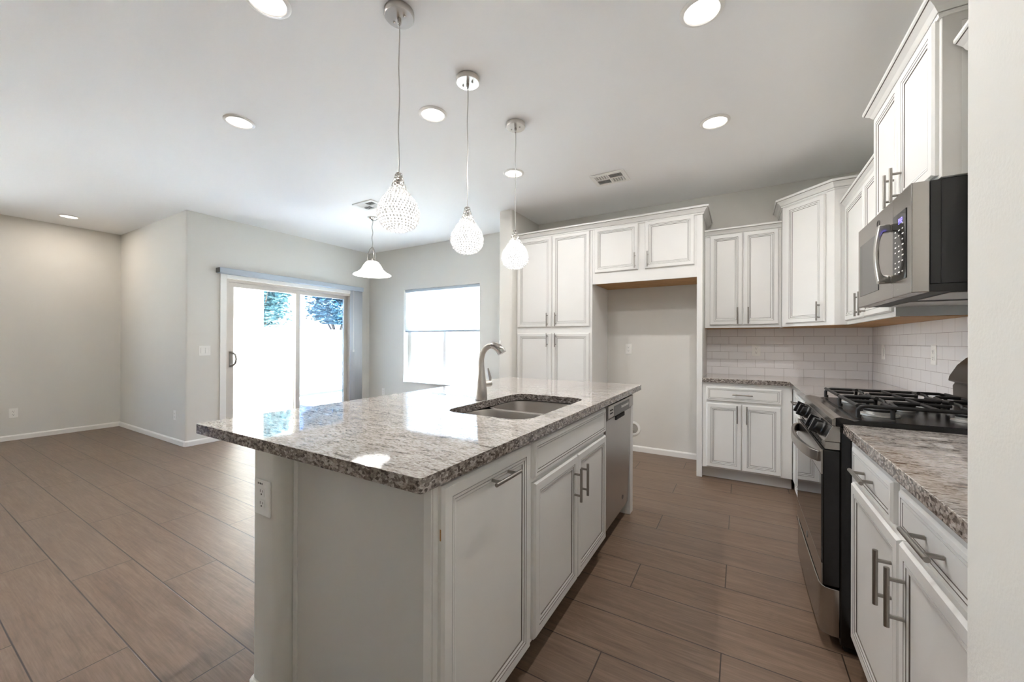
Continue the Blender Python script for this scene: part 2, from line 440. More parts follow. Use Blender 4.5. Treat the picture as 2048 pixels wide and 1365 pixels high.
# nook wall with window opening
WX0, WX1, WZ0, WZ1 = -4.722, -3.216, .572, 2.075
SX0, SX1, SY = -2.432, -2.262, 3.829
mb = MB(); mb.box(XL1, WX0, YW, YW+T, 0, ZT); mb.box(WX1, SX1, YW, YW+T, 0, ZT); mb.box(WX0, WX1, YW, YW+T, 0, WZ0); mb.box(WX0, WX1, YW, YW+T, WZ1, ZT)
struct(mb, 'wall_nook', WALL, 'pale wall of the dining nook around the shaded window', 'wall')
mb = MB(); mb.prism([*corner_round(SX0, SY, 1, 1, .02), *reversed(corner_round(SX1, SY, -1, 1, .03)), (SX1, YW-.001), (SX0, YW-.001)], 0, ZT)
struct(mb, 'wall_stub', WALL, 'short wall end with rounded corners between dining nook and pantry', 'wall', smooth=30)
mb = MB(); mb.box(SX1, 1.3, YB, YW+T, 0, ZT)
struct(mb, 'wall_back', WALL, 'greige wall behind the pantry, empty fridge bay and rear counter', 'wall')
mb = MB(); mb.box(XR, 1.3, .75, YB, 0, ZT)
struct(mb, 'wall_right', WALL, 'side wall behind the range and microwave', 'wall')
EX, EY = .30, .883
mb = MB(); mb.prism([(EX, YREAR), (EX+.14, YREAR), (EX+.14, .74), (XR-.001, .74), (XR-.001, EY), *corner_round(EX, EY, 1, -1, .022)[::-1]], 0, ZT)
struct(mb, 'wall_entry', WALL, 'close grey white wall end with rounded edge at the right of the picture', 'wall', smooth=30)
# rear wall, behind the camera
mb = MB(); mb.box(XL2-T, .45, YREAR-T, YREAR, 0, ZT)
struct(mb, 'wall_rear', WALL, 'plain wall closing the great room behind the viewer', 'wall')

# baseboards
BBH, BBT = .064, .013
def base_prof(d): return [(0, 0), (d, 0), (d, BBH-.012), (d*.45, BBH), (0, BBH)]
def baseboard(path, name, label, h=BBH):
    P = [Vector(p) for p in path]; n = len(P); nr = []
    for i in range(n-1):
        d = (P[i+1]-P[i]).normalized(); nr.append(Vector((d.y, -d.x)))
    pr = [(0, 0), (BBT, 0), (BBT, h-.014), (BBT*.6, h-.004), (BBT*.3, h), (0, h)]
    m = len(pr); vs = []; fs = []
    for i in range(n):
        o = nr[0] if i == 0 else nr[-1] if i == n-1 else (nr[i-1]+nr[i])/(1+nr[i-1].dot(nr[i]))
        for a, b in pr: vs.append((P[i].x+o.x*(a+.0008), P[i].y+o.y*(a+.0008), b+.0005))
    for i in range(n-1):
        for k in range(m):
            l = (k+1) % m; fs.append((i*m+k, (i+1)*m+k, (i+1)*m+l, i*m+l))
    fs += [tuple(reversed(range(m))), tuple(range((n-1)*m, n*m))]
    mb = MB(); mb.add(vs, fs)
    return struct(mb, name, TRIM, label, 'baseboard')
baseboard([(XL2, -.5), (XL2, YJ-.0), (XL1-.022, YJ), (XL1-.007, YJ+.006), (XL1, YJ+.022), (XL1, 2.302)][:2], 'baseboard_left', 'white baseboard along the far left wall')
baseboard([(XL2, YJ), (XL1-.022, YJ), (XL1-.0065, YJ+.0065), (XL1, YJ+.022), (XL1, 2.300)], 'baseboard_jog', 'white baseboard wrapping the rounded corner left of the patio door')
baseboard([(XL1, 4.27), (XL1, YW), (SX0, YW)], 'baseboard_nook', 'white baseboard around the dining nook below the window')
baseboard([(SX0, YW-.02), (SX0, SY+.02), (SX0+.006, SY+.006), (SX0+.02, SY), (SX1-.03, SY), (SX1-.009, SY+.009), (SX1, SY+.03)], 'baseboard_stub', 'white baseboard around the short wall end left of the pantry')
baseboard([(-1.338, YB), (-.348, YB)], 'baseboard_alcove', 'white baseboard at the back of the empty fridge bay')

# ------------------------------------------------------------------ sliding patio door
d1 = thing('door_1', (XL1, 3.28, 0), 'sliding glass patio door in taupe frame at the left of the nook', 'door'); d1['kind'] = 'structure'
mb = MB(); cw = .066
mb.box(XL1+.001, XL1+.018, OY0-cw, OY0+.002, .001, OZ+cw-.01); mb.box(XL1+.001, XL1+.018, OY1, OY1+cw, .001, OZ+cw-.01); mb.box(XL1+.001, XL1+.018, OY0+.002, OY1, OZ-.012, OZ+cw-.01)
mb.build('door_casing', TRIM, d1, .003)
mb = MB(); xf0, xf1 = XL1-.13, XL1-.012
mb.box(xf0, xf1, OY0+.002, OY0+.034, .002, OZ-.013); mb.box(xf0, xf1, OY1-.034, OY1-.002, .002, OZ-.013); mb.box(xf0, xf1, OY0+.034, OY1-.034, OZ-.05, OZ-.013); mb.box(xf0, xf1, OY0+.034, OY1-.034, .002, .03)
mb.build('door_frame', VINYL, d1, .002)
def sash(name, y0, y1, x, st, gm, zt):
    mb = MB(); z0 = .032
    mb.box(x-.02, x+.02, y0, y0+st, z0, zt); mb.box(x-.02, x+.02, y1-st, y1, z0, zt); mb.box(x-.02, x+.02, y0+st, y1-st, zt-st*.9, zt); mb.box(x-.02, x+.02, y0+st, y1-st, z0, z0+st*1.4)
    s_ = mb.build(name, VINYL, d1, .002)
    mb = MB(); mb.box(x-.003, x+.003, y0+st, y1-st, z0+st*1.4, zt-st*.9); mb.build('glass_pane', gm, s_)
    return s_
s1 = sash('sliding_panel', 2.405, 3.335, XL1-.045, .062, GLASS, OZ-.052)
s2 = sash('fixed_panel', 3.275, 4.168, XL1-.098, .062, GLASST, OZ-.052)
mb = MB(); hx = XL1-.025
mb.box(hx, hx+.006, 2.418, 2.452, .90, 1.10, 0)
mb.tube([(hx+.006, 2.432, 1.09), (hx+.03, 2.440, 1.087), (hx+.05, 2.465, 1.06), (hx+.055, 2.475, 1.0), (hx+.05, 2.465, .945), (hx+.03, 2.440, .917), (hx+.006, 2.432, .914)], .012, 10)
mb.build('pull_handle', PULLM, s1, smooth=True)

# vertical blind, stacked to the right
vb = thing('vertical_blind', (XL1+.06, 3.3, 2.06), 'grey vertical blind stacked at the right end of its long head rail', 'blind')
mb = MB(); mb.prism([(2.265, 2.066), (4.36, 2.066), (4.36, 2.136), (2.265, 2.136)], XL1+.003, XL1+.09, 'x')
mb.build('head_rail', RAILG, vb, .008)
mb = MB(); mb.box(XL1+.003, XL1+.092, 2.257, 2.265, 2.072, 2.130); mb.build('end_cap', GREYP, vb, .002)
for k in range(9):
    mb = MB(); y = 4.150+.0165*k; n = 8; vs_ = []; x0 = XL1+.012; ca, sa = math.cos(.92), math.sin(.92)
    for q in range(n+1):
        t = q/n*.088; bow = .008*math.sin(PI*q/n)
        vs_ += [(x0+t*ca+bow*sa, y+t*sa-bow*ca, .03), (x0+t*ca+bow*sa, y+t*sa-bow*ca, 2.064)]
    mb.add(vs_, [(2*q, 2*q+2, 2*q+3, 2*q+1) for q in range(n)])
    ob = mb.build('vane', BLINDG, vb, smooth=60); so2 = ob.modifiers.new('thick', 'SOLIDIFY'); so2.thickness = .0016
mb = MB(); mb.cyl((XL1+.100, 4.157, 1.1), (XL1+.100, 4.157, 2.06), .0035, 8); mb.box(XL1+.092, XL1+.108, 4.148, 4.166, 1.06, 1.10); mb.build('wand', PLATE, vb)

# ------------------------------------------------------------------ nook window with cellular shade
w1 = thing('window_1', ((WX0+WX1)/2, YW, WZ0), 'bright white framed slider window in the dining nook', 'window'); w1['kind'] = 'structure'
yf = YW+.105
mb = MB(); fr = .045
mb.box(WX0+.002, WX0+fr, yf, yf+.043, WZ0+.002, WZ1-.002); mb.box(WX1-fr, WX1-.002, yf, yf+.043, WZ0+.002, WZ1-.002)
mb.box(WX0+fr, WX1-fr, yf, yf+.043, WZ1-fr, WZ1-.002); mb.box(WX0+fr, WX1-fr, yf, yf+.043, WZ0+.002, WZ0+fr)
mb.box(-3.985, -3.925, yf+.002, yf+.04, WZ0+fr, WZ1-fr)
mb.build('window_frame', VINYLW, w1, .002)
mb = MB(); mb.box(WX0+fr, -3.985, yf+.02, yf+.026, WZ0+fr, WZ1-fr); mb.build('window_pane', GLASSW, w1)
mb = MB(); mb.box(-3.925, WX1-fr, yf+.012, yf+.018, WZ0+fr, WZ1-fr); mb.build('window_pane', GLASSW, w1)
mb = MB(); mb.box(WX0+fr, WX0+fr+.03, yf-.004, yf+.02, WZ0+fr, WZ1-fr); mb.build('sash_stile', VINYLW, w1, .002)
mb = MB(); mb.torus((WX0+fr+.045, yf-.012, WZ0+fr+.06), .022, .004, Vector((0, 1, 0)), 16); mb.build('window_latch', GREYP, w1, smooth=True)
cs = thing('cellular_shade', ((WX0+WX1)/2, YW+.06, WZ1), 'white pleated shade half lowered over the nook window', 'shade')
mb = MB(); mb.box(WX0+.006, WX1-.006, YW+.020, YW+.068, WZ1-.042, WZ1-.003); mb.build('head_rail', RAILG, cs, .003)
mb = MB(); mb.box(WX0+.008, WX1-.008, YW+.026, YW+.062, 1.382, 1.406); mb.build('bottom_rail', RAILG, cs, .003)
mb = MB(); n = 66; vs_ = []; zt, zb = WZ1-.042, 1.406
for q in range(n+1):
    z = zt+(zb-zt)*q/n; y = YW+.036+(.012 if q % 2 else 0)
    vs_ += [(WX0+.010, y, z), (WX1-.010, y, z)]
mb.add(vs_, [(2*q, 2*q+1, 2*q+3, 2*q+2) for q in range(n)]); mb.build('pleated_fabric', SHADE, cs)
mb = MB(); mb.box(WX0+.001, WX1-.001, YW-.02, YW+.10, WZ0+.0005, WZ0+.014)
struct(mb, 'trim_1', TRIM, 'white sill board under the nook window', 'window sill', .003)

# ------------------------------------------------------------------ outside
mb = MB(); mb.box(-30, XL2-T, -6, 14, -.16, -.05); mb.box(XL2-T, XL1-T, YJ+T, 14, -.16, -.05)
struct(mb, 'ground_yard', GRAVEL, 'sun bleached ground of the yard outside', 'ground')
mb = MB(); mb.box(XL2-T-.0, XL1-T, YJ+T+.0, YW+4.0, -.05, -.02); mb.box(-9.0, XL2-T, -4, YW+4.0, -.05, -.02)
struct(mb, 'ground_patio', CONC, 'pale concrete patio slab outside the sliding door', 'patio')
mb = MB(); mb.box(XL1-T, 3, YW+T, 14, -.16, -.05)
struct(mb, 'ground_side_yard', GRAVEL, 'sun bleached ground outside the nook window', 'ground')
mb = MB(); mb.box(-8.42, -8.08, 3.68, 4.10, -.05, 2.62); mb.box(-8.45, -8.05, -1, 9, 2.62, 2.95)
struct(mb, 'column_patio', STUCCO, 'white stucco patio post and beam outside the sliding door', 'column', .01)
mb = MB(); mb.box(-13.2, -13.0, -4, 13, -.1, 1.66); mb.box(-13.0, 2, 9.9, 10.1, -.1, 1.66)
struct(mb, 'wall_garden', BLOCKM, 'tan block garden wall across the yard', 'wall')
def tree(cx, cy, h, R, label, n):
    t = thing('tree', (cx, cy, -.05), label, 'tree', 'trees beyond the garden wall')
    mb = MB(); mb.tube([(cx, cy, -.05), (cx+.05, cy, .7), (cx-.05, cy+.05, 1.3)], [.16, .12, .09], 10)
    for a in range(6): 
        mb.tube([(cx-.05, cy+.05, 1.25), (cx+R*.5*math.cos(a), cy+R*.5*math.sin(a), h*.5), (cx+R*.8*math.cos(a), cy+R*.8*math.sin(a), h*.66)], [.05, .025, .01], 6)
    mb.build('trunk', BARK, t, smooth=60)
    mb = MB(); cl = []
    for k in range(46):
        th = random.uniform(0, 2*PI); r = R*random.uniform(.1, 1)**.5
        cl.append((cx+r*math.cos(th), cy+r*math.sin(th), random.uniform(2.05, h), random.uniform(.18, .40)))
    for k in range(n):
        a, b, c_, q_ = random.choice(cl); gs = lambda m_, sd: m_+max(-1.4, min(1.4, random.gauss(0, 1)))*sd; c = Vector((gs(a, q_), gs(b, q_), gs(c_, q_*.7)))
        s_ = random.uniform(.05, .11)
        q = Vector((random.gauss(0, 1), random.gauss(0, 1), random.gauss(0, .8))).to_track_quat('Z', 'Y')
        pts = [(-s_, 0, 0), (0, -s_*.35, .12*s_), (s_, 0, 0), (0, s_*.35, .12*s_)]
        mb.add([c+q @ Vector(p) for p in pts], [(0, 1, 2), (0, 2, 3)])
    mb.build('foliage', LEAF, t)
tree(-14.7, 7.2, 4.4, .95, 'leafy tree seen over the garden wall through the left glass panel', 9000)
tree(-14.7, 10.4, 4.6, 1.05, 'leafy tree filling the top of the right glass panel', 10500)

# ------------------------------------------------------------------ island
IXL, IXR, IYN, IYF, CT, CB = -1.820, -.6424, .6746, 3.0244, .914, .876
# pony wall under the bar
PX0, PX1, PY0 = -1.445, -1.296, .700
mb = MB(); mb.prism([*corner_round(PX0, PY0, 1, 1, .02), *reversed(corner_round(PX1, PY0, -1, 1, .03)), (PX1, 2.90), (PX0, 2.90)], 0, CB-.002)
struct(mb, 'wall_island', WALL, 'low greige half wall with rounded corners carrying the island bar top', 'half wall', smooth=30)
baseboard([(PX0, 2.90), (PX0, PY0+.02), (PX0+.006, PY0+.006), (PX0+.02, PY0), (PX1-.03, PY0)], 'baseboard_island', 'white baseboard around the foot of the island half wall', .085)

# countertop slab with sink cut-out
SKX0, SKX1, SKY0, SKY1 = -1.192, -.752, 1.388, 2.112
def slab(name, outer, holes, z0, z1, mats, label, cat):
    import bmesh
    bm = bmesh.new(); loops = []
    for lp in [outer]+holes:
        vt = [bm.verts.new((x, y, z1)) for x, y in lp]; vb_ = [bm.verts.new((x, y, z0)) for x, y in lp]
        loops.append((vt, vb_))
    et = []; eb = []
    for vt, vb_ in loops:
        n = len(vt)
        for i in range(n):
            et.append(bm.edges.new((vt[i], vt[(i+1) % n]))); eb.append(bm.edges.new((vb_[i], vb_[(i+1) % n])))
            f = bm.faces.new((vb_[i], vb_[(i+1) % n], vt[(i+1) % n], vt[i])); f.material_index = 1
    bmesh.ops.triangle_fill(bm, edges=et, use_beauty=True, use_dissolve=False)
    bmesh.ops.triangle_fill(bm, edges=eb, use_beauty=True, use_dissolve=False)
    bmesh.ops.recalc_face_normals(bm, faces=bm.faces)
    me = bpy.data.meshes.new(name); bm.to_mesh(me); bm.free()
    for m in mats: me.materials.append(m)
    ob = bpy.data.objects.new(name, me); COL.objects.link(ob)
    b = ob.modifiers.new('edge', 'BEVEL'); b.width = .003; b.segments = 2; b.limit_method = 'ANGLE'; b.angle_limit = math.radians(50)
    return tag(ob, label, cat)
slab('countertop', rounded(IXL, IXR, IYN, IYF, .012, 3), [rounded(SKX0, SKX1, SKY0, SKY1, .085, 8)[::-1]], CB, CT, [GRANITE, GRANITED],
     'large polished granite island top with sink cut-out', 'countertop')

# undermount double sink
sk = thing('kitchen_sink', (-.97, 1.75, CB), 'double bowl stainless steel sink set under the island top', 'sink')
def bowl(y0, y1, name):
    mb = MB(); x0, x1 = SKX0-.006, SKX1+.006; zt = CB-.004
    rings = []
    for d, z, r in ((-.02, zt, .10), (0, zt, .085), (.004, zt-.01, .085), (.010, zt-.15, .075), (.022, zt-.178, .07), (.05, zt-.19, .05)):
        rings.append([(x, y, z) for x, y in rounded(x0+d, x1-d, y0+d, y1-d, max(r, .02), 6)])
    n = len(rings[0]); vs_ = [p for r in rings for p in r]; fs = []
    for k in range(len(rings)-1):
        for i in range(n):
            j = (i+1) % n; fs.append((k*n+i, (k+1)*n+i, (k+1)*n+j, k*n+j))
    fs.append(tuple(reversed(range((len(rings)-1)*n, len(rings)*n))))
    mb.add(vs_, [tuple(reversed(f)) for f in fs]); cy = (y0+y1)/2
    mb.lathe([(.045, 0), (.04, .004), (.018, .001), (.001, .0)], ((x0+x1)/2, cy, zt-.1895), 24)
    return mb.build(name, SINKM, sk, smooth=50)
bowl(1.378, 1.735, 'bowl'); bowl(1.772, 2.122, 'bowl')
mb = MB(); mb.box(SKX0+.03, SKX1-.03, 1.735, 1.772, CB-.024, CB-.012); mb.build('divider', SINKM, sk, .005)

# faucet
fc = thing('faucet', (-1.235, 1.765, CT), 'brushed nickel pull-down kitchen faucet behind the double sink', 'faucet')
bx, by = -1.235, 1.765
fd = Vector((.96, .28, 0)).normalized()
mb = MB(); mb.lathe([(.033, .001), (.0335, .006), (.032, .05), (.0285, .09), (.0235, .125), (.0205, .15), (.0195, .16), (0.001, .161)], (bx, by, CT), 28)
mb.build('faucet_base', NICKEL, fc, smooth=60)
mb = MB()
pts = [(0, .155), (-.002, .19), (-.001, .225), (.007, .258), (.022, .282), (.044, .297), (.066, .301)]
mb.tube([(bx+fd.x*a, by+fd.y*a, CT+b) for a, b in pts], [.0205, .0185, .0170, .0160, .0158, .0165, .0175], 18)
mb.build('spout', NICKEL, fc, smooth=60)
mb = MB(); pts = [(.060, .302), (.078, .299), (.096, .289), (.110, .275), (.119, .258)]
mb.tube([(bx+fd.x*a, by+fd.y*a, CT+b) for a, b in pts], [.0180, .0210, .0235, .0250, .0255], 20)
mb.build('spray_head', CHROME, fc, smooth=60)
mb = MB(); hd = Vector((.30, .95, 0)).normalized()
c0 = Vector((bx, by, CT+.085))
mb.cyl(c0+hd*.018, c0+hd*.056, .0185, 20); mb.ball(c0+hd*.058, .0175, 16, 10)
p0 = c0+hd*.060
mb.tube([p0+Vector((0, 0, .008)), p0+hd*.004+Vector((0, 0, .03)), p0-hd*.006+Vector((0, 0, .06)), p0-hd*.013+Vector((0, 0, .088))], [.010, .012, .0105, .005], 12, flat=(.45, 1.0))
mb.build('lever', NICKEL, fc, smooth=60)

# island cabinets facing +x
FI = Fr((-.680, 0, 0), (1, 0, 0))          # u = y
def carcass(F, u0, u1, depth, z0, z1, parent, toe=.10, toe_in=.06, mat=CAB, toemat=DARK):  # the default toe kick colour is painted-in shade, not dark paint
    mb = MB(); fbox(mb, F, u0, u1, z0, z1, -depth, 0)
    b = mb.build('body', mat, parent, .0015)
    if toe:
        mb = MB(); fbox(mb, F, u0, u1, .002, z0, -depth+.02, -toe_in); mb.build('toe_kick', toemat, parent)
    return b
tc = thing('pullout_cabinet', (-.98, 1.01, 0), 'island end cabinet with one tall trash pull-out front under the counter corner', 'cabinet')
carcass(FI, .760, 1.2835, .612, .10, CB-.002, tc)
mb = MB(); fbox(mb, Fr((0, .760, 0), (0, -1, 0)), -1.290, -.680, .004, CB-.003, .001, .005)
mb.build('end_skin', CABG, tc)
Fe = Fr((0, .755, 0), (0, -1, 0))
for a, b in ((-.705, -.680), (-1.290, -1.268)):
    mb = MB(); fbox(mb, Fe, a, b, .004, CB-.003, 0, .004); mb.build('corner_strip', CAB, tc, .001)
td = door(FI, .778, 1.268, .115, .858, tc, 1.055, .805, False)
mb = MB(); fbox(mb, FI, .7777, .780, .715, .745, .006, .0105); mb.build('chipped_edge', RAW, td)
sb = thing('sink_cabinet', (-.98, 1.75, 0), 'island sink cabinet with a false drawer front above two doors', 'cabinet')
carcass(FI, 1.2845, 2.206, .612, .10, CB-.23, sb)
mb = MB(); fbox(mb, FI, 1.2845, 2.206, CB-.23, CB-.002, -.02, 0); mb.build('apron_rail', CAB, sb)
door(FI, 1.298, 2.192, .722, .857, sb, prof=DRAWP, name='drawer_front')
door(FI, 1.302, 1.743, .113, .703, sb, 1.700, .575)
door(FI, 1.748, 2.196, .113, .703, sb, 1.790, .575)
# dishwasher
dw = thing('dishwasher', (-.95, 2.52, 0), 'stainless steel dishwasher at the far end of the island', 'dishwasher')
mb = MB(); mb.box(-1.25, -.70, 2.214, 2.818, .10, CB-.006); mb.build('tub', BLACKM, dw)
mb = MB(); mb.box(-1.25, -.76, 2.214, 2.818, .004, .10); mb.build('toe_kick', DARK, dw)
mb = MB(); y0, y1 = 2.218, 2.816
mb.prism([(-.70, .10), (-.690, .10), (-.667, .775), (-.70, .775)], y0, y1, 'y'); mb.build('door_panel', STEEL, dw, .003)
mb = MB(); mb.prism([(-.70, .778), (-.667, .778), (-.655, .79), (-.655, .862), (-.70, .862)], y0, y1, 'y'); cp = mb.build('control_panel', STEEL, dw, .002)
mb = MB(); mb.box(-.66, -.6538, 2.33, 2.70, .786, .848); mb.build('panel_inset', GREYP, cp)
for k in range(2):
    mb = MB(); mb.box(-.66, -.6536, 2.245, 2.305, .812+.018*k, .818+.018*k); mb.build('vent_slot', DARK, cp)
for k in range(7):
    mb = MB(); mb.box(-.66, -.6532, 2.50+.026*k, 2.514+.026*k, .815, .826 if k % 2 else .832); mb.build('button', PLATE, cp)
mb = MB(); mb.box(-.672, -.660, 2.40, 2.60, .752, .776); mb.build('pocket_handle', DARK, dw)
mb = MB(); mb.cyl((-.686, 2.655, .185), (-.6835, 2.655, .185), .014, 20); mb.build('emblem', GREYP, dw)
mb = MB(); mb.box(-1.28, -.676, 2.822, 2.90, .002, CB-.003)
tag(mb.build('island_end_panel', CAB, None, .002), 'white post panel closing the island beyond the dishwasher', 'panel')

# ------------------------------------------------------------------ rear run: pantry, fridge bay, uppers, base
FB = Fr((0, 3.955, 0), (0, -1, 0))         # u = x
pn = thing('pantry_cabinet', (-1.80, 4.23, 0), 'tall white pantry cabinet with four doors left of the fridge bay', 'cabinet')
carcass(FB, -2.259, -1.346, .551, .10, 2.44, pn, toemat=CABG)
for (a, b, hu) in ((-2.243, -1.811, -1.857), (-1.801, -1.372, -1.756)):
    door(FB, a, b, 1.402, 2.414, pn, hu, 1.482)
    door(FB, a, b, .115, 1.333, pn, hu, 1.256)
fg = thing('fridge_cabinet', (-.82, 4.23, 0), 'white bridge cabinet with two doors and tall side panel over the empty fridge bay', 'cabinet')
mb = MB(); fbox(mb, FB, -1.344, -.346, 1.855, 2.44, -.551, 0); fbox(mb, FB, -1.344, -.346, 1.843, 1.855, -.02, 0)
mb.build('body', CAB, fg, .0015)
mb = MB(); fbox(mb, FB, -1.342, -.348, 1.849, 1.8545, -.549, -.021); mb.build('underside', RAW, fg)
mb = MB(); fbox(mb, FB, -.3455, -.299, .002, 2.44, -.551, .004); mb.build('side_panel', CAB, fg, .0015)
door(FB, -1.318, -.874, 1.958, 2.420, fg, -.902, 2.046)
door(FB, -.808, -.366, 1.958, 2.420, fg, -.780, 2.046)
crown([(-2.259, 3.955), (-.2985, 3.951), (-.2985, 4.506)][:3], 2.415, fg, 1.0)

FU = Fr((0, 4.205, 0), (0, -1, 0))
ub = thing('upper_cabinet', (0, 4.36, 1.375), 'white two-door wall cabinet right of the fridge bay above the tiled splash', 'cabinet')
mb = MB(); fbox(mb, FU, -.2965, .3155, 1.375, 2.262, -.303, 0); mb.build('body', CAB, ub, .0015)
mb = MB(); fbox(mb, FU, -.295, .314, 1.3725, 1.3748, -.301, -.018); mb.build('underside', RAW, ub)
door(FU, -.254, .018, 1.402, 2.262, ub, -.022, 1.487); door(FU, .023, .296, 1.402, 2.262, ub, .062, 1.487)
crown([(-.2965, 4.205), (.3155, 4.205)], 2.252, ub, .9)

# diagonal corner wall cabinet
dg = thing('corner_cabinet', (.75, 4.25, 1.375), 'tall diagonal white wall cabinet in the kitchen corner with one door', 'cabinet')
CA, CBp = Vector((.3175, 4.129)), Vector((.622, 3.8245))
mb = MB(); mb.prism([(.3175, 4.129), (.622, 3.8245), (1.001, 3.8245), (1.001, 4.508), (.3175, 4.508)], 1.375, 2.44); mb.build('body', CAB, dg, .0015)
mb = MB(); mb.prism([(.335, 4.14), (.632, 3.843), (.99, 3.843), (.99, 4.50), (.335, 4.50)], 1.3725, 1.3748); mb.build('underside', RAW, dg)
FD = Fr((CA.x, CA.y, 0), (-1, -1, 0)); dl = (CBp-CA).length
door(FD, .040, dl-.060, 1.402, 2.405, dg, dl-.098, 1.487)
mb = MB(); Fs = Fr((0, 3.8245, 0), (0, -1, 0))
fbox(mb, Fs, .6235, .660, 1.375, 2.44, 0, .004); fbox(mb, Fs, .660, 1.0, 2.375, 2.44, 0, .004); mb.build('side_frame', CAB, dg)
crown([(.3175, 4.508), (.3175, 4.129), (.622, 3.8245), (1.001, 3.8245)], 2.415, dg)

FR = Fr((.698, 0, 0), (-1, 0, 0))          # u = -y
ur = thing('wall_cabinet', (.85, 3.29, 1.375), 'white two-door wall cabinet between the corner cabinet and the microwave', 'cabinet')
mb = MB(); fbox(mb, FR, -3.818, -2.757, 1.375, 2.262, -.303, 0); mb.build('body', CAB, ur, .0015)
mb = MB(); fbox(mb, FR, -3.816, -2.759, 1.3725, 1.3748, -.301, -.018); mb.build('underside', RAW, ur)
door(FR, -3.795, -3.292, 1.402, 2.262, ur, -3.335, 1.487); door(FR, -3.285, -2.780, 1.402, 2.262, ur, -3.240, 1.487)
crown([(.698, 3.818), (.698, 2.757)], 2.252, ur, .9)

FM = Fr((.625, 0, 0), (-1, 0, 0))
um = thing('microwave_cabinet', (.82, 2.37, 1.84), 'tall deep white wall cabinet mounted above the microwave', 'cabinet')
mb = MB(); fbox(mb, FM, -2.752, -1.994, 1.838, 2.44, -.376, 0); mb.build('body', CAB, um, .0015)
door(FM, -2.738, -2.378, 1.850, 2.418, um, -2.420, 1.935); door(FM, -2.372, -2.010, 1.850, 2.418, um, -2.330, 1.935)
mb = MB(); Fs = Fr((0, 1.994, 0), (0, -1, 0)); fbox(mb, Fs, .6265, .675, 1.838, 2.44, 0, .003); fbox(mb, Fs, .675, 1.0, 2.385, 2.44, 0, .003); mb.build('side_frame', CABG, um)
crown([(1.001, 2.752), (.625, 2.752), (.625, 1.994), (1.001, 1.994)], 2.415, um)
un = thing('end_wall_cabinet', (.85, 1.44, 1.375), 'white wall cabinet peeking out behind the close wall, only its crown tip showing', 'cabinet')
mb = MB(); fbox(mb, FR, -1.985, -.89, 1.375, 2.262, -.303, 0); mb.build('body', CAB, un, .0015)
door(FR, -1.965, -1.445, 1.402, 2.262, un, -1.49, 1.487); door(FR, -1.438, -.91, 1.402, 2.262, un, -1.40, 1.487)
crown([(.698, 1.985), (.698, .89)], 2.252, un, .9)

# base cabinets
bb = thing('rear_base_cabinet', (.0, 4.24, 0), 'white base cabinet with one wide drawer and two doors under the rear counter', 'cabinet')
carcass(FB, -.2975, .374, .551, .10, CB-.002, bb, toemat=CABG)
door(FB, -.264, .300, .712, .838, bb, .018, .778, False, DRAWP, 'drawer')
door(FB, -.264, .012, .112, .690, bb, -.022, .605); door(FB, .017, .297, .112, .690, bb, .050, .605)
FRB = Fr((.378, 0, 0), (-1, 0, 0))
br = thing('corner_base_cabinet', (.69, 3.35, 0), 'white base cabinet between the inner counter corner and the range', 'cabinet')
carcass(FRB, -3.948, -2.757, .62, .10, CB-.002, br, toemat=CABG)
door(FRB, -3.640, -3.215, .725, .850, br, -3.43, .80, False, DRAWP, 'drawer'); door(FRB, -3.205, -2.780, .725, .850, br, -3.0, .80, False, DRAWP, 'drawer')
door(FRB, -3.640, -3.215, .112, .705, br); door(FRB, -3.205, -2.780, .112, .705, br)
bn = thing('front_base_cabinet', (.69, 1.44, 0), 'white base cabinet with two drawers over two doors nearest the viewer, right of the range', 'cabinet')
carcass(FRB, -1.985, -.89, .62, .10, CB-.002, bn)
door(FRB, -1.892, -1.456, .737, .852, bn, -1.672, .797, False, DRAWP, 'drawer'); door(FRB, -1.398, -.962, .737, .852, bn, -1.178, .797, False, DRAWP, 'drawer')
door(FRB, -1.905, -1.404, .130, .716, bn, -1.450, .582); door(FRB, -1.397, -.900, .130, .716, bn, -1.352, .582)

# counters
slab('countertop', [(-.2975, 3.927), (.351, 3.927), (.351, 2.757), (1.0005, 2.757), (1.0005, 4.5075), (-.2975, 4.5075)], [], CB, CT, [GRANITE, GRANITED],
     'L-shaped granite counter in the kitchen corner behind the range', 'countertop')
slab('countertop', [(.351, .888), (1.0005, .888), (1.0005, 1.988), (.351, 1.988)], [], CB, CT, [GRANITE, GRANITED],
     'granite counter right of the range, cut off by the close wall', 'countertop')
# backsplash
mb = MB(); mb.box(-.2975, .9925, YB-.009, YB-.001, CT+.0005, 1.3745)
struct(mb, 'trim_2', TILEX, 'white subway tile splash behind the rear counter', 'backsplash')
mb = MB(); mb.box(XR-.009, XR-.001, .89, YB-.009, CT+.0005, 1.42)
struct(mb, 'trim_3', TILEY, 'white subway tile splash behind the range', 'backsplash')

